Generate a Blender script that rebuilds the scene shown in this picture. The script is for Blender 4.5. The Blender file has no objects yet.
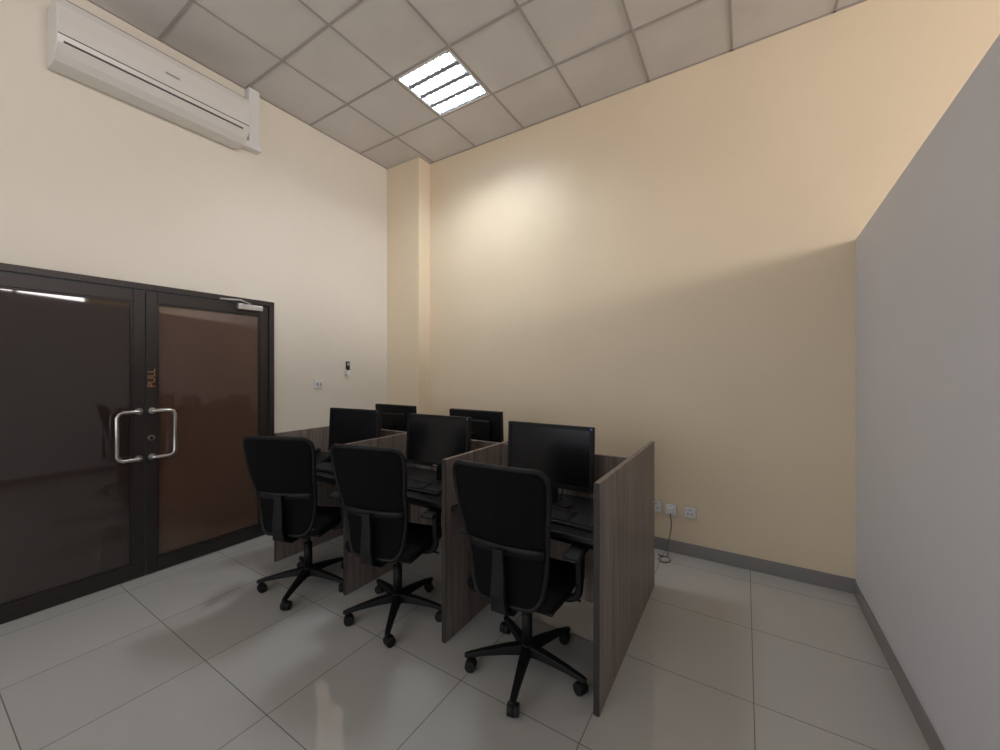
import bpy, bmesh, math, random
from mathutils import Vector, Matrix
random.seed(4)
S=bpy.context.scene
try:
    S.view_settings.view_transform='Standard'
    S.view_settings.look='None'
    S.view_settings.exposure=0.0
except Exception: pass

# ---------------- constants (metres) ----------------
LX=-3.71; BY=3.50; PX=0.633; H=3.97; RX=5.09; FY=-3.09; CAMH=1.5

# ---------------- materials ----------------
def mat(name,col,rough=0.5,metal=0.0,spec=0.5,emis=None,es=0.0,coat=0.0):
    m=bpy.data.materials.new(name); m.use_nodes=True
    b=m.node_tree.nodes['Principled BSDF']
    b.inputs['Base Color'].default_value=(*col,1)
    b.inputs['Roughness'].default_value=rough
    b.inputs['Metallic'].default_value=metal
    b.inputs['Specular IOR Level'].default_value=spec
    b.inputs['Coat Weight'].default_value=coat
    if emis:
        b.inputs['Emission Color'].default_value=(*emis,1)
        b.inputs['Emission Strength'].default_value=es
    return m
def N(m,t): return m.node_tree.nodes.new(t)
def noise_mix(m,c1,c2,scale=(1,1,1),nscale=5,detail=4,bump=0.0,bscale=None,lo=0.35,hi=0.65):
    nt=m.node_tree; b=nt.nodes['Principled BSDF']
    tc=N(m,'ShaderNodeTexCoord'); mp=N(m,'ShaderNodeMapping'); mp.inputs['Scale'].default_value=scale
    no=N(m,'ShaderNodeTexNoise'); no.inputs['Scale'].default_value=nscale; no.inputs['Detail'].default_value=detail
    cr=N(m,'ShaderNodeValToRGB'); cr.color_ramp.elements[0].position=lo; cr.color_ramp.elements[1].position=hi
    cr.color_ramp.elements[0].color=(*c1,1); cr.color_ramp.elements[1].color=(*c2,1)
    nt.links.new(tc.outputs['Object'],mp.inputs['Vector']); nt.links.new(mp.outputs[0],no.inputs['Vector'])
    nt.links.new(no.outputs['Fac'],cr.inputs[0]); nt.links.new(cr.outputs[0],b.inputs['Base Color'])
    if bump:
        n2=N(m,'ShaderNodeTexNoise'); n2.inputs['Scale'].default_value=bscale or nscale*10
        nt.links.new(tc.outputs['Object'],n2.inputs['Vector'])
        bp=N(m,'ShaderNodeBump'); bp.inputs['Strength'].default_value=bump; bp.inputs['Distance'].default_value=0.01
        nt.links.new(n2.outputs['Fac'],bp.inputs['Height']); nt.links.new(bp.outputs[0],b.inputs['Normal'])
    return m
def wallmat(name,c,r=0.6):
    m=mat(name,c,r,spec=0.3)
    return noise_mix(m,tuple(x*0.97 for x in c),c,nscale=1.5,bump=0.05,bscale=90)
M_wl=wallmat('wall_paint_left_lit',(0.81,0.75,0.65))  # paler than the back wall: the light difference is put into the colour
M_wb=wallmat('wall_paint_back_lit',(0.82,0.685,0.50),0.42)  # yellower version of the wall paint, with the light's tint in its colour
M_part=wallmat('grey_paint_partition',(0.75,0.75,0.79),0.55)
M_base=mat('grey_skirting',(0.24,0.225,0.22),0.35)
M_tile=noise_mix(mat('ceiling_tile_mineral',(0.5,0.47,0.43),0.9,spec=0.1),(0.69,0.66,0.63),(0.75,0.72,0.69),nscale=2.0,bump=0.15,bscale=160)
M_tbar=mat('ceiling_tbar',(0.42,0.38,0.36),0.6)
M_frame=mat('dark_bronze_aluminium',(0.026,0.021,0.019),0.42,metal=0.2)
def glassmat(name,c):
    m=mat(name,c,0.03,spec=0.8); return m
M_gl=glassmat('tinted_glass_dark',(0.036,0.025,0.022))
M_gr=glassmat('tinted_glass_brown',(0.095,0.054,0.038))
M_steel=mat('brushed_steel',(0.62,0.60,0.58),0.28,metal=1.0)
M_alu=mat('closer_alu',(0.5,0.5,0.5),0.4,metal=0.8)
M_orange=mat('orange_vinyl',(0.42,0.18,0.08),0.5)
M_white=mat('white_plastic',(0.80,0.80,0.80),0.35)
M_acw=mat('ac_white_plastic',(0.74,0.71,0.67),0.3)
M_acd=mat('ac_dark_slot',(0.10,0.10,0.10),0.5)
M_acg=mat('ac_grey_flap',(0.42,0.41,0.40),0.4)
M_blk=mat('black_plastic',(0.007,0.007,0.008),0.55,spec=0.3)
M_blk2=mat('black_plastic_satin',(0.010,0.010,0.011),0.55,spec=0.35)
M_scr=mat('screen_glass',(0.006,0.006,0.008),0.22,spec=0.35)
M_key=mat('key_black',(0.03,0.03,0.036),0.45)
M_desk=mat('black_desktop',(0.010,0.010,0.012),0.35,spec=0.4)
M_edge=mat('panel_edge_band',(0.035,0.028,0.026),0.5)
M_blue=mat('blue_sticker',(0.05,0.15,0.5),0.4)
M_grey=mat('grey_label',(0.35,0.35,0.36),0.4)
M_cord=mat('cord_grey',(0.16,0.15,0.15),0.5)
M_fab=noise_mix(mat('seat_fabric',(0.01,0.01,0.011),0.9,spec=0.1),(0.005,0.005,0.006),(0.009,0.009,0.010),nscale=180,bump=0.3,bscale=350)
M_refl=mat('reflector',(0.75,0.77,0.8),0.25,metal=0.7)
M_louv=mat('louvre',(0.26,0.29,0.34),0.45,metal=0.2)
M_tube=mat('lamp_tube',(1,1,1),0.5,emis=(0.84,0.92,1.0),es=165)
M_tube3=mat('lamp_tube_far',(1,1,1),0.5,emis=(0.90,0.95,1.0),es=24)
M_tube_fill=mat('lamp_tube_fill',(1,1,1),0.5,emis=(1.0,0.97,0.93),es=4)  # tubes of the unseen panels added for ambient fill
# mesh back weave
M_net=mat('chair_mesh',(0.005,0.005,0.006),0.85,spec=0.12)
nt=M_net.node_tree
tc=N(M_net,'ShaderNodeTexCoord'); vo=N(M_net,'ShaderNodeTexWave'); vo.inputs['Scale'].default_value=60
vo.bands_direction='Z'
bp=N(M_net,'ShaderNodeBump'); bp.inputs['Strength'].default_value=0.3; bp.inputs['Distance'].default_value=0.004
nt.links.new(tc.outputs['Object'],vo.inputs['Vector']); nt.links.new(vo.outputs['Fac'],bp.inputs['Height']); nt.links.new(bp.outputs[0],nt.nodes['Principled BSDF'].inputs['Normal'])
# wood laminate (vertical grain)
M_wood=noise_mix(mat('grey_wood_laminate',(0.1,0.08,0.07),0.42,spec=0.4),(0.13,0.10,0.088),(0.30,0.25,0.225),scale=(26,26,0.9),nscale=1.6,detail=8,lo=0.3,hi=0.72)
# floor
M_floor=mat('porcelain_tiles',(0.45,0.43,0.4),0.16,spec=0.9)
nt=M_floor.node_tree; b=nt.nodes['Principled BSDF']
tc=N(M_floor,'ShaderNodeTexCoord'); mp=N(M_floor,'ShaderNodeMapping'); mp.inputs['Location'].default_value=(-0.035+6,-0.30+6,0)
br=N(M_floor,'ShaderNodeTexBrick'); br.offset=0.0; br.squash=1.0
br.inputs['Scale'].default_value=1.0; br.inputs['Brick Width'].default_value=0.6; br.inputs['Row Height'].default_value=0.6
br.inputs['Mortar Size'].default_value=0.0022; br.inputs['Mortar Smooth'].default_value=0.2; br.inputs['Bias'].default_value=0
br.inputs['Color1'].default_value=(0.52,0.51,0.48,1); br.inputs['Color2'].default_value=(0.55,0.54,0.51,1); br.inputs['Mortar'].default_value=(0.20,0.18,0.16,1)
nt.links.new(tc.outputs['Object'],mp.inputs['Vector']); nt.links.new(mp.outputs[0],br.inputs['Vector'])
no=N(M_floor,'ShaderNodeTexNoise'); no.inputs['Scale'].default_value=1.3; no.inputs['Detail'].default_value=6
nt.links.new(tc.outputs['Object'],no.inputs['Vector'])
mx=N(M_floor,'ShaderNodeMix'); mx.data_type='RGBA'; mx.blend_type='MULTIPLY'; mx.inputs[0].default_value=0.10
nt.links.new(br.outputs['Color'],mx.inputs[6]); nt.links.new(no.outputs['Fac'],mx.inputs[7]); nt.links.new(mx.outputs[2],b.inputs['Base Color'])
mr=N(M_floor,'ShaderNodeMapRange'); mr.inputs['To Min'].default_value=0.03; mr.inputs['To Max'].default_value=0.06
nt.links.new(no.outputs['Fac'],mr.inputs['Value']); nt.links.new(mr.outputs[0],b.inputs['Roughness'])

# ---------------- mesh helpers ----------------
def link(o,parent=None):
    S.collection.objects.link(o)
    if parent: o.parent=parent
    return o
def empty(name,loc=(0,0,0),rz=0):
    e=bpy.data.objects.new(name,None); e.empty_display_size=0.1
    e.location=loc; e.rotation_euler=(0,0,rz); S.collection.objects.link(e); return e
def from_bm(name,bm,mats,parent=None,loc=(0,0,0),rot=(0,0,0),smooth=False,bevel=0,seg=2):
    me=bpy.data.meshes.new(name); bm.normal_update(); bm.to_mesh(me); bm.free()
    for m in (mats if isinstance(mats,(list,tuple)) else [mats]): me.materials.append(m)
    if smooth:
        for p in me.polygons: p.use_smooth=True
    o=bpy.data.objects.new(name,me); o.location=loc; o.rotation_euler=rot
    link(o,parent)
    if bevel:
        md=o.modifiers.new('bevel','BEVEL'); md.width=bevel; md.segments=seg; md.limit_method='ANGLE'; md.angle_limit=math.radians(40)
    return o
def addbox(bm,lo,hi,mi=0,M=None):
    vs=[]
    for z in (lo[2],hi[2]):
        for (x,y) in ((lo[0],lo[1]),(hi[0],lo[1]),(hi[0],hi[1]),(lo[0],hi[1])):
            p=Vector((x,y,z)); 
            if M: p=M@p
            vs.append(bm.verts.new(p))
    for f in ((3,2,1,0),(4,5,6,7),(0,1,5,4),(1,2,6,5),(2,3,7,6),(3,0,4,7)):
        fa=bm.faces.new([vs[i] for i in f]); fa.material_index=mi
def box(name,lo,hi,m,parent=None,bevel=0,rot=(0,0,0),seg=2,smooth=False):
    c=[(a+b_)/2 for a,b_ in zip(lo,hi)]; h=[abs(b_-a)/2 for a,b_ in zip(lo,hi)]
    bm=bmesh.new(); addbox(bm,[-x for x in h],h)
    return from_bm(name,bm,m,parent,c,rot,smooth,bevel,seg)
def boxes(name,lst,mats,parent=None,bevel=0):
    bm=bmesh.new()
    for t in lst: addbox(bm,t[0],t[1],t[2] if len(t)>2 else 0)
    return from_bm(name,bm,mats,parent,bevel=bevel)
def cyl(name,p0,p1,r0,r1,m,parent=None,seg=24,bevel=0):
    p0=Vector(p0);p1=Vector(p1);d=p1-p0
    bm=bmesh.new(); bmesh.ops.create_cone(bm,cap_ends=True,segments=seg,radius1=r0,radius2=r1,depth=d.length)
    q=d.to_track_quat('Z','Y')
    bmesh.ops.transform(bm,matrix=q.to_matrix().to_4x4(),verts=bm.verts)
    o=from_bm(name,bm,m,parent,(p0+p1)/2,bevel=bevel)
    for p in o.data.polygons: p.use_smooth=len(p.vertices)==4
    return o
def tube(name,pts,r,m,parent=None,cyclic=False,smooth=True,res=4):
    cu=bpy.data.curves.new(name,'CURVE'); cu.dimensions='3D'; cu.bevel_depth=r; cu.bevel_resolution=res; cu.use_fill_caps=True
    if smooth:
        sp=cu.splines.new('BEZIER'); sp.bezier_points.add(len(pts)-1)
        for b_,p in zip(sp.bezier_points,pts): b_.co=p; b_.handle_left_type=b_.handle_right_type='AUTO'
        sp.resolution_u=8
    else:
        sp=cu.splines.new('POLY'); sp.points.add(len(pts)-1)
        for b_,p in zip(sp.points,pts): b_.co=(*p,1)
    sp.use_cyclic_u=cyclic; cu.materials.append(m)
    o=bpy.data.objects.new(name,cu); return link(o,parent)

# ---------------- room shell ----------------
box('floor',(LX-0.15,FY-0.15,-0.1),(RX+0.15,BY+0.15,0),M_floor).location
fl=bpy.data.objects['floor']
for v in fl.data.vertices: v.co=v.co+fl.location   # keep world coords for tile layout
fl.location=(0,0,0)
DY0,DY1,DZ=0.124,1.950,2.135
boxes('wall_left',[((LX-0.15,FY-0.15,0),(LX,DY0,H+0.2)),((LX-0.15,DY1,0),(LX,BY+0.15,H+0.2)),((LX-0.15,DY0,DZ),(LX,DY1,H+0.2))],M_wl)
box('wall_back',(LX,BY,0),(RX+0.15,BY+0.15,H+0.2),M_wb)
VX0,VX1,VZ0,VZ1=-3.2,0.3,0.95,2.75  # opening for the added front fill light
boxes('wall_front',[((LX,FY-0.15,0),(RX+0.15,FY,VZ0)),((LX,FY-0.15,VZ1),(RX+0.15,FY,H+0.2)),((LX,FY-0.15,VZ0),(VX0,FY,VZ1)),((VX1,FY-0.15,VZ0),(RX+0.15,FY,VZ1))],M_wl)
WY0,WY1,WZ0,WZ1=-1.6,2.5,2.75,3.75
boxes('wall_right',[((RX,FY,0),(RX+0.15,BY,WZ0)),((RX,FY,WZ1),(RX+0.15,BY,H+0.2)),((RX,FY,WZ0),(RX+0.15,WY0,WZ1)),((RX,WY1,WZ0),(RX+0.15,BY,WZ1))],M_wb)
box('pillar_corner',(LX,3.31,0),(-3.18,BY,H),M_wb,bevel=0.004)
# partition (low wall, top rises slightly toward the camera end)
bm=bmesh.new()
vs=[bm.verts.new(p) for p in [(PX,FY,0),(PX+0.1,FY,0),(PX+0.1,BY,0),(PX,BY,0),(PX,FY,2.78),(PX+0.1,FY,2.78),(PX+0.1,BY,2.385),(PX,BY,2.385)]]
for f in ((3,2,1,0),(4,5,6,7),(0,1,5,4),(1,2,6,5),(2,3,7,6),(3,0,4,7)): bm.faces.new([vs[i] for i in f])
from_bm('wall_partition',bm,M_part,bevel=0.003)
# windows
wl=[]
for k in range(5):
    y=WY0+(WY1-WY0)*k/4; a=max(WY0,y-0.03); c=min(WY1,y+0.03); wl.append(((RX+0.04,a,WZ0),(RX+0.09,c,WZ1)))
wl+=[((RX+0.045,WY0,WZ0),(RX+0.085,WY1,WZ0+0.05)),((RX+0.045,WY0,WZ1-0.05),(RX+0.085,WY1,WZ1))]
boxes('window_1',wl,M_frame)
wl=[]
for k in range(4):
    x=VX0+(VX1-VX0)*k/3; a=max(VX0,x-0.03); c=min(VX1,x+0.03); wl.append(((a,FY-0.09,VZ0),(c,FY-0.04,VZ1)))
wl+=[((VX0,FY-.085,VZ0),(VX1,FY-.045,VZ0+.05)),((VX0,FY-.085,VZ1-.05),(VX1,FY-.045,VZ1))]
boxes('fill_window_front',wl,M_frame)  # unseen window frame, added to carry the fill light
# baseboards
box('baseboard_back',(LX+0.532,BY-0.012,0),(PX,BY,0.10),M_base,bevel=0.003)
box('baseboard_pillar',(LX,3.298,0),(-3.168,3.31,0.10),M_base)
box('baseboard_left',(LX,DY1+0.01,0),(LX+0.012,3.298,0.10),M_base)
box('baseboard_partition',(PX-0.012,FY,0),(PX,BY-0.012,0.09),M_base,bevel=0.003)

# ceiling: slab + lay-in tiles + T bars
gx=[LX]+[-1.905+0.607*i for i in range(-2,12)]; gx=[g for g in gx if g<RX-0.05]+[RX]
gy=[FY+0.6*i for i in range(12)]
gy=[g for g in gy if g<BY-0.02]+[BY]
panels=[]   # troffer cells (i,j)
def cell(x,y):
    i=max(k for k in range(len(gx)-1) if gx[k]<=x); j=max(k for k in range(len(gy)-1) if gy[k]<=y); return (i,j)
TR=[(-2.2,2.6),(2.6,2.6),(-2.2,-1.6),(-0.4,-1.6),(2.6,-1.0)]  # last three are unseen, added behind the camera as ambient fill
for p in TR: panels.append(cell(*p))
bm=bmesh.new()
addbox(bm,(LX,FY,H+0.12),(RX,BY,H+0.2),0)
for i in range(len(gx)-1):
    for j in range(len(gy)-1):
        if (i,j) in panels: continue
        c=Vector(((gx[i]+gx[i+1])/2,(gy[j]+gy[j+1])/2,H+0.010))
        Mt=Matrix.Translation(c)@Matrix.Rotation(random.uniform(-.006,.006),4,'X')@Matrix.Rotation(random.uniform(-.006,.006),4,'Y')
        hx=(gx[i+1]-gx[i])/2-0.004; hy=(gy[j+1]-gy[j])/2-0.004
        if hx<0.01 or hy<0.01: continue
        addbox(bm,(-hx,-hy,-0.006),(hx,hy,0.012),0,Mt)
for x in gx[1:-1]: addbox(bm,(x-0.009,FY,H-0.002),(x+0.009,BY,H+0.004),1)
for y in gy[1:-1]: addbox(bm,(LX,y-0.009,H-0.0022),(RX,y+0.009,H+0.004),1)
addbox(bm,(LX,BY-0.015,H-0.002),(RX,BY,H+0.003),1); addbox(bm,(LX,FY,H-0.002),(LX+0.015,BY,H+0.003),1)
from_bm('ceiling',bm,[M_tile,M_tbar])

def troffer(ij,mtube):
    x0,x1=gx[ij[0]],gx[ij[0]+1]; y0,y1=gy[ij[1]],gy[ij[1]+1]
    cx,cy=(x0+x1)/2,(y0+y1)/2
    e=empty('ceiling_light_panel',(cx,cy,H))
    h=0.283
    boxes('housing',[((-h,-h,0.085),(h,h,0.095)),((-h,-h,0),(-h+0.006,h,0.085)),((h-0.006,-h,0),(h,h,0.085)),((-h,-h,0),(h,-h+0.006,0.085)),((-h,h-0.006,0),(h,h,0.085))],M_refl,e)
    boxes('rim',[((-h-.006,-h-.006,-.004),(-h+.012,h+.006,.001)),((h-.012,-h-.006,-.004),(h+.006,h+.006,.001)),((-h,-h-.006,-.004),(h,-h+.012,.001)),((-h,h-.012,-.004),(h,h+.006,.001))],M_white,e)
    for k in range(4):
        y=-0.21+0.14*k
        cyl('tube_%d'%(k+1),(-0.265,y,0.045),(0.265,y,0.045),0.013,0.013,mtube,e,seg=16)
    lv=[]
    # parabolic louvre: V-shaped spines between the lamps and cross blades
    for k in range(5):
        y=-0.28+0.14*k
        a_=max(-h+.006,y-0.022); c_=min(h-.006,y+0.022)
        lv.append(((-h+.006,a_,0.004),(h-.006,c_,0.010)))
        if 0<k<4: lv.append(((-h+.006,y-0.005,0.010),(h-.006,y+0.005,0.045)))
    for k in range(8):
        x=-0.2475+0.0707*k; lv.append(((x-0.005,-h+.006,0.002),(x+0.005,h-.006,0.006))); lv.append(((x-0.002,-h+.006,0.006),(x+0.002,h-.006,0.028)))
    boxes('louvre',lv,M_louv,e)
for n,ij in enumerate(panels): troffer(ij,[M_tube,M_tube3,M_tube_fill,M_tube_fill,M_tube_fill][n])

# ---------------- doors ----------------
fx0,fx1=LX-0.06,LX+0.02
boxes('door_frame',[((fx0,DY0,0),(fx1,DY0+0.045,DZ)),((fx0,DY1-0.045,0),(fx1,DY1,DZ)),((fx0,DY0+.045,DZ-0.045),(fx1,DY1-.045,DZ)),((LX-0.15,DY0,0),(LX-0.06,DY0+.03,DZ)),((LX-0.15,DY1-.03,0),(LX-.06,DY1,DZ))],M_frame,bevel=0.003)
mid=1.037
def leaf(name,y0,y1,gm,hand):
    e=empty(name,(LX-0.02,(y0+y1)/2,0.008)); w=(y1-y0)/2; t=DZ-0.05-0.008
    st=0.066
    boxes('leaf_frame',[((-.025,-w,0),(.025,-w+st,t)),((-.025,w-st,0),(.025,w,t)),((-.025,-w+st,0),(.025,w-st,0.10)),((-.025,-w+st,t-0.085),(.025,w-st,t))],M_frame,e,bevel=0.003)
    box('glass',(-.006,-w+st-0.005,0.095),(.006,w-st+.005,t-0.08),gm,e)
    boxes('glazing_bead',[((.006,-w+st,0.10),(.018,-w+st+.012,t-.085)),((.006,w-st-.012,0.10),(.018,w-st,t-.085)),((.006,-w+st+.012,.10),(.018,w-st-.012,.112)),((.006,-w+st+.012,t-.097),(.018,w-st-.012,t-.085))],M_frame,e)
    ys=(w-0.035) if hand<0 else (-w+0.035)   # stile centre
    d=hand*0.125
    z0,z1=0.86,1.20
    r=0.035
    pts=[(0.025,ys,z1),(0.058,ys,z1),(0.062,ys+d*0.15,z1),(0.062,ys+d-hand*r,z1),(0.062,ys+d-hand*r*.3,z1-r*.3),(0.062,ys+d,z1-r),(0.062,ys+d,z0+r),(0.062,ys+d-hand*r*.3,z0+r*.3),(0.062,ys+d-hand*r,z0),(0.062,ys+d*0.15,z0),(0.058,ys,z0),(0.025,ys,z0)]
    tube('pull_handle',pts,0.0125,M_steel,e,smooth=False,res=5)
    cyl('handle_rose_top',(0.025,ys,z1),(0.031,ys,z1),0.024,0.022,M_steel,e)
    cyl('handle_rose_bottom',(0.025,ys,z0),(0.031,ys,z0),0.024,0.022,M_steel,e)
    return e,w,t
d1,_,_=leaf('door_1',DY0+0.047,mid-0.002,M_gl,-1)
d2,w2,t2=leaf('door_2',mid+0.002,DY1-0.047,M_gr,1)
cyl('lock_cylinder',(0.025,-w2+0.03,1.0),(0.036,-w2+0.03,1.0),0.022,0.020,M_steel,d2)
cyl('lock_key_slot',(0.036,-w2+0.03,1.0),(0.038,-w2+0.03,1.0),0.010,0.010,M_blk,d2)
box('door_closer_body',(0.025,w2-0.27,t2-0.055),(0.075,w2-0.07,t2-0.005),M_alu,d2,bevel=0.006)
tube('door_closer_arm',[(0.06,w2-0.17,t2+0.0),(0.13,w2-0.28,t2+0.012),(0.05,w2-0.40,t2+0.015)],0.008,M_alu,d2,smooth=False)
fc=bpy.data.curves.new('pull_sign','FONT'); fc.body='PULL'; fc.size=0.062; fc.extrude=0.0006; fc.align_x='CENTER'; fc.align_y='CENTER'; fc.materials.append(M_orange)
to=bpy.data.objects.new('pull_lettering',fc); link(to,d2)
Mx=Matrix(((0,0,1,0.026),(0,-1,0,-w2+0.033),(1,0,0,1.44),(0,0,0,1))); to.matrix_local=Mx
box('trim_threshold',(LX-0.15,DY0+0.045,0),(LX-0.0,DY1-0.045,0.006),M_steel)

# ---------------- split AC ----------------
ac=empty('air_conditioner',(LX,1.098,3.40))
prof=[(0,0.0),(0.10,-0.012),(0.155,-0.005),(0.20,0.03),(0.232,0.075),(0.245,0.12),(0.248,0.20),(0.240,0.30),(0.225,0.345),(0.20,0.362),(0,0.37)]
bm=bmesh.new(); L=0.535
a=[bm.verts.new((x,-L,z)) for x,z in prof]; c=[bm.verts.new((x,L,z)) for x,z in prof]
n=len(prof)
bm.faces.new(a); bm.faces.new(list(reversed(c)))
for i in range(n): bm.faces.new([a[i],c[i],c[(i+1)%n],a[(i+1)%n]])
bmesh.ops.recalc_face_normals(bm,faces=bm.faces)
from_bm('body',bm,M_acw,ac,bevel=0.006,seg=3)
bm=bmesh.new(); addbox(bm,(-0.036,-L+0.04,-0.003),(0.030,L-0.06,0.010),0,Matrix.Translation((0.205,0,0.047))@Matrix.Rotation(math.radians(-50),4,'Y'))
from_bm('outlet_flap',bm,M_acg,ac,bevel=0.003)
box('outlet_slot',(0.226,-L+0.03,0.078),(0.2445,L-0.05,0.086),M_acd,ac)
box('front_seam',(0.240,-L+0.005,0.118),(0.2495,L-0.005,0.122),M_acd,ac)
box('front_seam_upper',(0.10,-L+0.005,0.3645),(0.20,L-0.005,0.369),M_acg,ac)
box('brand_badge',(0.2455,-0.02,0.20),(0.2500,0.06,0.215),M_grey,ac)
box('side_cap_groove',(0.02,L-0.0005,0.12),(0.235,L+0.001,0.124),M_acg,ac)
boxes('pipe_trunking',[((LX,1.705,3.48),(LX+0.075,1.795,H-0.004)),((LX,1.635,3.435),(LX+0.085,1.805,3.49))],M_white,bevel=0.006)

# ---------------- wall bits ----------------
def plate(name,loc,rz,w=0.086,h=0.086,kind='switch'):
    e=empty(name,loc,rz)   # local -Y faces the room
    box('plate',(-w/2,-0.012,-h/2),(w/2,-0.001,h/2),M_white,e,bevel=0.003)
    box('back_box_shadow_gap',(-w/2-.002,-0.0015,-h/2-.002),(w/2+.002,0,h/2+.002),M_grey,e)
    if kind=='switch':
        for q in (-.018,.018):
            box('rocker',(q-0.010,-0.017,-0.016),(q+0.010,-0.012,0.016),M_grey,e,bevel=0.002)
    else:
        for q in ((0,0.020),(-0.014,-0.012),(0.014,-0.012)):
            box('pin_hole',(q[0]-.004,-0.0126,q[1]-.005),(q[0]+.004,-0.0118,q[1]+.005),M_blk,e)
        box('toggle',(0.022,-0.015,0.018),(0.034,-0.012,0.034),M_white,e,bevel=0.001)
    return e
plate('light_switch',(LX,2.40,1.367),math.radians(90))
plate('wall_socket',(-0.635,BY,0.36),0,kind='socket')
s2=plate('wall_socket',(-0.52,BY,0.352),0,kind='socket')
plate('wall_socket',(-0.375,BY,0.352),0,kind='socket')
box('plug',(-0.022,-0.048,-0.022),(0.024,-0.012,0.022),M_white,s2,bevel=0.005)
tube('plug_cord',[(0,-0.04,-0.02),(0.012,-0.050,-0.10),(0.0,-0.05,-0.20),(-0.02,-0.06,-0.30),(-0.01,-0.10,-0.345),(-0.06,-0.17,-0.347),(-0.02,-0.24,-0.347),(0.02,-0.16,-0.346),(-0.08,-0.12,-0.346)],0.0042,M_cord,s2)
rc=empty('ac_remote_holder',(LX,2.744,1.53),math.radians(90))
boxes('cradle',[((-.028,-.004,-.075),(.028,0,.05)),((-.028,-.028,-.075),(.028,-.024,-.02)),((-.028,-.028,-.075),(-.024,0,-.01)),((.024,-.028,-.075),(.028,0,-.01)),((-.028,-.028,-.078),(.028,0,-.074))],M_white,rc,bevel=0.001)
box('remote',(-.022,-.022,-.072),(.022,-.005,.075),M_blk2,rc,bevel=0.004)
box('remote_display',(-.016,-.0235,.03),(.016,-.022,.062),M_grey,rc)

# ---------------- workstation ----------------
ws=empty('cubicle_workstation',(-1.838,2.27,0))
PH=1.01; T=0.0125
xs=[-1.292,-0.430,0.430,1.292]   # local divider x
for i,x in enumerate(xs):
    box('divider_panel_%d'%(i+1),(x-T,-0.61,0.0),(x+T,0.61,PH),M_wood,ws,bevel=0.001)
    box('divider_edge_%d'%(i+1),(x-T-.0005,-0.612,0.0),(x+T+.0005,-0.609,PH+.0005),M_edge,ws)
for i in range(3):
    a,c=xs[i]+T,xs[i+1]-T
    box('centre_panel_%d'%(i+1),(a,-T,0.12),(c,T,PH-0.005),M_wood,ws)
    box('desktop_near_%d'%(i+1),(a,-0.565,0.715),(c,-T,0.74),M_desk,ws,bevel=0.002)
    box('desktop_far_%d'%(i+1),(a,T,0.715),(c,0.565,0.74),M_desk,ws,bevel=0.002)
    box('apron_near_%d'%(i+1),(a,-0.40,0.62),(c,-0.382,0.715),M_desk,ws)
    box('apron_far_%d'%(i+1),(a,0.382,0.62),(c,0.40,0.715),M_desk,ws)
    box('cable_grommet_%d'%(i+1),((a+c)/2-.03,-0.10,0.7405),((a+c)/2+.03,-0.05,0.742),M_blk,ws)

def monitor(x,y,rz,w=0.52,top=0.46,h=0.345,tilt=3):
    e=empty('computer_monitor',(x,y,0.7402),rz)
    bm=bmesh.new(); bmesh.ops.create_cone(bm,cap_ends=True,segments=40,radius1=0.125,radius2=0.115,depth=0.014)
    bmesh.ops.scale(bm,vec=(1,0.78,1),verts=bm.verts)
    from_bm('stand_base',bm,M_blk,e,(0,0.04,0.007),bevel=0.003)
    box('stand_neck',(-0.035,0.035,0.012),(0.035,0.055,0.28),M_blk,e,bevel=0.006,rot=(math.radians(-3),0,0))
    p=bpy.data.objects.new('screen_head',None); p.parent=e; p.location=(0,0,top-h/2); p.rotation_euler=(math.radians(-tilt),0,0); S.collection.objects.link(p)
    hw,hh=w/2,h/2; bz=0.018
    box('shell',(-hw,-0.012,-hh),(hw,0.016,hh),M_blk,p,bevel=0.005)
    box('rear_bulge',(-hw*.62,0.014,-hh*.65),(hw*.62,0.04,hh*.6),M_blk2,p,bevel=0.012)
    boxes('bezel',[((-hw,-.019,-hh),(-hw+bz,-.011,hh)),((hw-bz,-.019,-hh),(hw,-.011,hh)),((-hw+bz,-.019,-hh),(hw-bz,-.011,-hh+bz+.008)),((-hw+bz,-.019,hh-bz),(hw-bz,-.011,hh))],M_blk,p,bevel=0.001)
    box('screen',(-hw+bz,-.0145,-hh+bz),(hw-bz,-.012,hh-bz),M_scr,p)
    box('logo',(-.018,-.0196,-hh+.008),(.018,-.019,-hh+.015),M_grey,p)
    box('sticker',(hw-.016,-.0196,hh-.016),(hw-.006,-.019,hh-.006),M_blue,p)
    tube('power_cable',[(0.04,0.03,-0.08),(0.06,0.07,-0.14),(0.05,0.08,-0.22),(0.04,0.07,-(top-h/2)+0.012)],0.0035,M_blk,p)
    return e
monitor(-0.935,2.01,math.radians(0))
monitor(-1.76,2.01,math.radians(3))
monitor(-2.615,2.0,math.radians(6))
monitor(-1.81,2.52,math.radians(180),w=0.50,top=0.45)
monitor(-2.71,2.52,math.radians(180),w=0.50,top=0.45)

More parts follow.
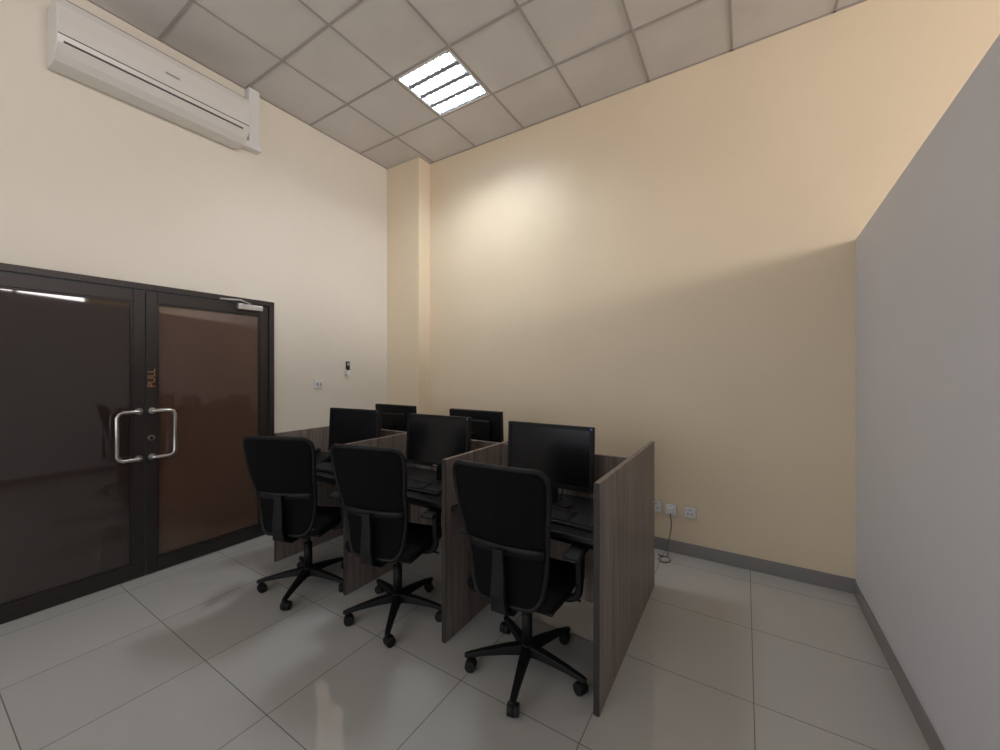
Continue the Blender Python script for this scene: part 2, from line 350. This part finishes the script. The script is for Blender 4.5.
def keyboard(x,y,rz):
    e=empty('computer_keyboard',(x,y,0.7402),rz)
    bm=bmesh.new()
    vs=[bm.verts.new(p) for p in [(-.22,-.072,0),(.22,-.072,0),(.22,.072,0),(-.22,.072,0),(-.22,-.072,.014),(.22,-.072,.014),(.22,.072,.028),(-.22,.072,.028)]]
    for f in ((3,2,1,0),(4,5,6,7),(0,1,5,4),(1,2,6,5),(2,3,7,6),(3,0,4,7)): bm.faces.new([vs[i] for i in f])
    from_bm('case',bm,M_blk,e,bevel=0.004)
    bm=bmesh.new()
    for r in range(6):
        yy=-0.055+r*0.0195+(0.006 if r==5 else 0)
        z=0.014+(yy+.072)/.144*.014
        k=0; xx=-0.208
        while xx<0.205:
            wd=0.0165
            if r==0 and -0.13<xx<-0.02: wd=0.11
            if not (0.075<xx<0.085 or 0.138<xx<0.146):
                addbox(bm,(xx,yy,z-.002),(xx+wd,yy+.0165,z+.007))
            xx+=wd+0.0025
    from_bm('keys',bm,M_key,e)
def mouse(x,y,rz):
    e=empty('computer_mouse',(x,y,0.7402),rz)
    bm=bmesh.new(); bmesh.ops.create_uvsphere(bm,u_segments=24,v_segments=12,radius=1)
    for v in bm.verts:
        v.co=Vector((v.co.x*.031,v.co.y*.055,max(0,v.co.z)*.034*(1-.25*v.co.y)))
    from_bm('shell',bm,M_blk,e,smooth=True)
    box('wheel',(-.004,.022,.020),(.004,.040,.032),M_grey,e,bevel=.002)
    tube('cord',[(0,.052,.008),(0.01,.10,.004),(-.03,.16,.004),(0,.22,.004)],.002,M_blk,e)
keyboard(-0.82,1.86,math.radians(-2)); mouse(-1.20,1.80,0.1)
keyboard(-1.80,1.86,math.radians(3)); mouse(-1.50,1.84,-0.1)
keyboard(-2.64,1.85,math.radians(4)); mouse(-2.36,1.84,0)
keyboard(-1.81,2.68,math.pi); keyboard(-2.71,2.68,math.pi)
ph=empty('desk_phone',(-2.98,1.93,0.7402),math.radians(20))
bm=bmesh.new()
vs=[bm.verts.new(p) for p in [(-.08,-.09,0),(.08,-.09,0),(.08,.09,0),(-.08,.09,0),(-.08,-.09,.02),(.08,-.09,.02),(.08,.09,.075),(-.08,.09,.075)]]
for f in ((3,2,1,0),(4,5,6,7),(0,1,5,4),(1,2,6,5),(2,3,7,6),(3,0,4,7)): bm.faces.new([vs[i] for i in f])
from_bm('phone_base',bm,M_blk,ph,bevel=.006)
tube('handset',[(-.055,-.085,.045),(-.055,-.05,.068),(-.055,.04,.092),(-.055,.085,.092)],.016,M_blk2,ph)

# ---------------- office chairs ----------------
def chair(x,y,rz,base_ang):
    e=empty('office_chair',(x,y,0),rz)
    cyl('hub',(0,0,0.075),(0,0,0.135),0.042,0.034,M_blk,e,bevel=.004)
    cyl('gas_lift_cover',(0,0,0.13),(0,0,0.30),0.028,0.026,M_blk,e)
    cyl('gas_lift_piston',(0,0,0.29),(0,0,0.40),0.016,0.016,M_blk2,e)
    for k in range(5):
        a=base_ang-rz+math.radians(72*k)
        R=Matrix.Rotation(a,4,'Z')
        bm=bmesh.new()
        secs=[(0.02,0.030,0.085,0.130),(0.12,0.024,0.085,0.120),(0.22,0.019,0.078,0.104),(0.295,0.016,0.068,0.088),(0.315,0.010,0.068,0.084)]
        rings=[]
        for (sx,hw,z0,z1) in secs:
            rings.append([bm.verts.new(R@Vector((sx,yy,zz))) for yy,zz in ((-hw,z0),(hw,z0),(hw*.75,z1),(-hw*.75,z1))])
        for r0,r1 in zip(rings,rings[1:]):
            for i in range(4): bm.faces.new([r0[i],r0[(i+1)%4],r1[(i+1)%4],r1[i]])
        bm.faces.new(rings[0][::-1]); bm.faces.new(rings[-1])
        bmesh.ops.recalc_face_normals(bm,faces=bm.faces)
        from_bm('base_leg_%d'%(k+1),bm,M_blk,e,bevel=.004)
        c=R@Vector((0.295,0,0)); sw=a+random.uniform(0.4,2.2)
        ax=Vector((math.cos(sw),math.sin(sw),0)); fo=Vector((-math.sin(sw),math.cos(sw),0))*0.012
        cc=c+fo+Vector((0,0,0.0285))
        cyl('caster_%d_wheel_a'%(k+1),cc+ax*0.006,cc+ax*0.026,0.0285,0.0265,M_blk2,e,bevel=.003)
        cyl('caster_%d_wheel_b'%(k+1),cc-ax*0.006,cc-ax*0.026,0.0285,0.0265,M_blk2,e,bevel=.003)
        cyl('caster_%d_hood'%(k+1),cc-ax*0.0065,cc+ax*0.0065,0.0285,0.0285,M_blk,e)
        cyl('caster_%d_stem'%(k+1),(c.x,c.y,0.045),(c.x,c.y,0.075),0.009,0.009,M_blk,e)
    box('tilt_mechanism',(-0.075,-0.14,0.385),(0.075,0.10,0.435),M_blk,e,bevel=.012)
    tube('height_lever',[(0.05,0.02,0.41),(0.20,0.03,0.405),(0.27,0.03,0.40)],.006,M_blk,e)
    box('seat_pan',(-0.215,-0.20,0.428),(0.215,0.215,0.447),M_blk,e,bevel=.008)
    nx,ny=14,14; bm=bmesh.new(); top=[];bot=[]
    def sp(u,v):
        X=u*0.250*(1-0.09*abs(v)**4); Y=v*0.245*(1-0.09*abs(u)**4); return X,Y
    for j in range(ny+1):
        rt=[];rb=[]
        for i in range(nx+1):
            u=-1+2*i/nx; v=-1+2*j/ny; X,Y=sp(u,v)
            edge=max(abs(u),abs(v)); d=0.018*max(0,(edge-0.75)/0.25)**2
            wf=0.022*max(0,v-0.55)**1.5*3
            z=0.498+0.008*u*u-d-wf-0.006*math.cos(u*1.5)*math.cos(v*1.5)
            rt.append(bm.verts.new((X,Y,z))); rb.append(bm.verts.new((X*0.94,Y*0.94,0.440-wf*.2)))
        top.append(rt);bot.append(rb)
    for j in range(ny):
        for i in range(nx):
            bm.faces.new([top[j][i],top[j][i+1],top[j+1][i+1],top[j+1][i]])
            bm.faces.new([bot[j+1][i],bot[j+1][i+1],bot[j][i+1],bot[j][i]])
    for i in range(nx):
        bm.faces.new([bot[0][i],bot[0][i+1],top[0][i+1],top[0][i]]); bm.faces.new([top[ny][i],top[ny][i+1],bot[ny][i+1],bot[ny][i]])
    for j in range(ny):
        bm.faces.new([top[j][0],top[j+1][0],bot[j+1][0],bot[j][0]]); bm.faces.new([bot[j][nx],bot[j+1][nx],top[j+1][nx],top[j][nx]])
    o=from_bm('seat_cushion',bm,M_fab,e,smooth=True); md=o.modifiers.new('sub','SUBSURF'); md.levels=1; md.render_levels=1
    # backrest: wide shoulders tapering down to just above the seat
    prof=[(0,.120),(.03,.152),(.08,.170),(.18,.184),(.32,.196),(.46,.207),(.60,.218),(.74,.229),(.86,.234),(.93,.232),(.97,.222),(1,.198)]
    Z0,Z1=0.455,1.09
    def bp_(s,v,w):
        z=Z0+(Z1-Z0)*v - (0.008*s*s if v>0.9 else 0)
        yy=-0.250-0.100*v**1.3+0.028*math.sin(math.pi*min(1,v/0.62))+0.045*s*s*(w/.24)**2
        return Vector((s*w,yy,z))
    rows=[]; bm=bmesh.new(); ns=16
    for v,w in prof: rows.append([bm.verts.new(bp_(-1+2*i/ns,v,w)) for i in range(ns+1)])
    for r0,r1 in zip(rows,rows[1:]):
        for i in range(ns): bm.faces.new([r0[i],r0[i+1],r1[i+1],r1[i]])
    o=from_bm('back_mesh',bm,M_net,e,smooth=True); md=o.modifiers.new('sol','SOLIDIFY'); md.thickness=.008; md.offset=0
    out=[bp_(-1+2*i/8,0,prof[0][1]) for i in range(9)]+[bp_(1,v,w) for v,w in prof[1:-1]]+[bp_(1-2*i/8,1,prof[-1][1]) for i in range(9)]+[bp_(-1,v,w) for v,w in prof[-2:0:-1]]
    tube('back_frame',out,.0115,M_blk,e,cyclic=True,res=3)
    bm=bmesh.new(); q0=[];q1=[]
    for i in range(13):
        s=-0.96+1.92*i/12
        q0.append(bm.verts.new(bp_(s,.36,.195)+Vector((0,-.010,0)))); q1.append(bm.verts.new(bp_(s,.43,.202)+Vector((0,-.010,0))))
    for i in range(12): bm.faces.new([q0[i],q0[i+1],q1[i+1],q1[i]])
    o=from_bm('lumbar_strip',bm,M_blk,e,smooth=True); md=o.modifiers.new('sol','SOLIDIFY'); md.thickness=.008; md.offset=0
    bm=bmesh.new(); prev=None
    for (yy,zz,hw,th) in [(-.10,.405,.040,.016),(-.22,.408,.040,.016),(-.285,.440,.038,.014),(-.300,.52,.034,.012),(-.296,.62,.030,.010),(-.300,.72,.024,.008)]:
        if zz<0.42: ring=[(-hw,yy,zz-th),(hw,yy,zz-th),(hw,yy,zz+th),(-hw,yy,zz+th)]
        else: ring=[(-hw,yy-th,zz),(hw,yy-th,zz),(hw,yy+th,zz),(-hw,yy+th,zz)]
        ring=[bm.verts.new(p) for p in ring]
        if prev:
            for i in range(4): bm.faces.new([prev[i],prev[(i+1)%4],ring[(i+1)%4],ring[i]])
        else: bm.faces.new(ring[::-1])
        prev=ring
    bm.faces.new(prev); bmesh.ops.recalc_face_normals(bm,faces=bm.faces)
    from_bm('back_spine',bm,M_blk,e,bevel=.004)
    for sg in (-1,1):
        s_='l' if sg<0 else 'r'
        tube('arm_bracket_'+s_,[(sg*.14,-.03,.435),(sg*.235,-.03,.437),(sg*.268,-.025,.455),(sg*.278,-.02,.50),(sg*.280,-.02,.58)],.018,M_blk,e)
        box('arm_post_'+s_,(sg*.280-.014,-.05,.52),(sg*.280+.014,.015,.668),M_blk,e,bevel=.006)
        box('arm_pad_'+s_,(sg*.278-.04,-.14,.664),(sg*.278+.04,.11,.690),M_blk2,e,bevel=.011,seg=3)
    return e
chair(-0.93,1.74,math.radians(3),math.radians(-2))
chair(-1.82,1.71,math.radians(13),math.radians(18))
chair(-2.59,1.60,math.radians(24),math.radians(14))

# ---------------- lights ----------------
def area(name,loc,rot,sx,sy,p,col):
    l=bpy.data.lights.new(name,'AREA'); l.shape='RECTANGLE'; l.size=sx; l.size_y=sy; l.energy=p; l.color=col
    o=bpy.data.objects.new(name,l); o.location=loc; o.rotation_euler=rot; S.collection.objects.link(o); return o
area('window_daylight',(RX+0.13,(WY0+WY1)/2,(WZ0+WZ1)/2),(0,math.radians(90),0),WZ1-WZ0,WY1-WY0,225,(1.0,0.93,0.91))
area('fill_light_front',((VX0+VX1)/2,FY-0.13,(VZ0+VZ1)/2),(math.radians(90),0,0),VX1-VX0,VZ1-VZ0,40,(0.95,0.96,1.0))  # fill light added behind the camera to brighten the room
w=bpy.data.worlds.new('sky'); S.world=w; w.use_nodes=True
w.node_tree.nodes['Background'].inputs[0].default_value=(0.8,0.9,1,1); w.node_tree.nodes['Background'].inputs[1].default_value=1.0

# ---------------- camera ----------------
cd=bpy.data.cameras.new('camera'); cd.sensor_width=36; cd.lens=390/1000*36; cd.clip_start=0.02
cd.shift_y=-0.004
co=bpy.data.objects.new('camera',cd); co.location=(0,0,CAMH); co.rotation_euler=(math.radians(90),0,math.radians(32.1))
S.collection.objects.link(co); S.camera=co
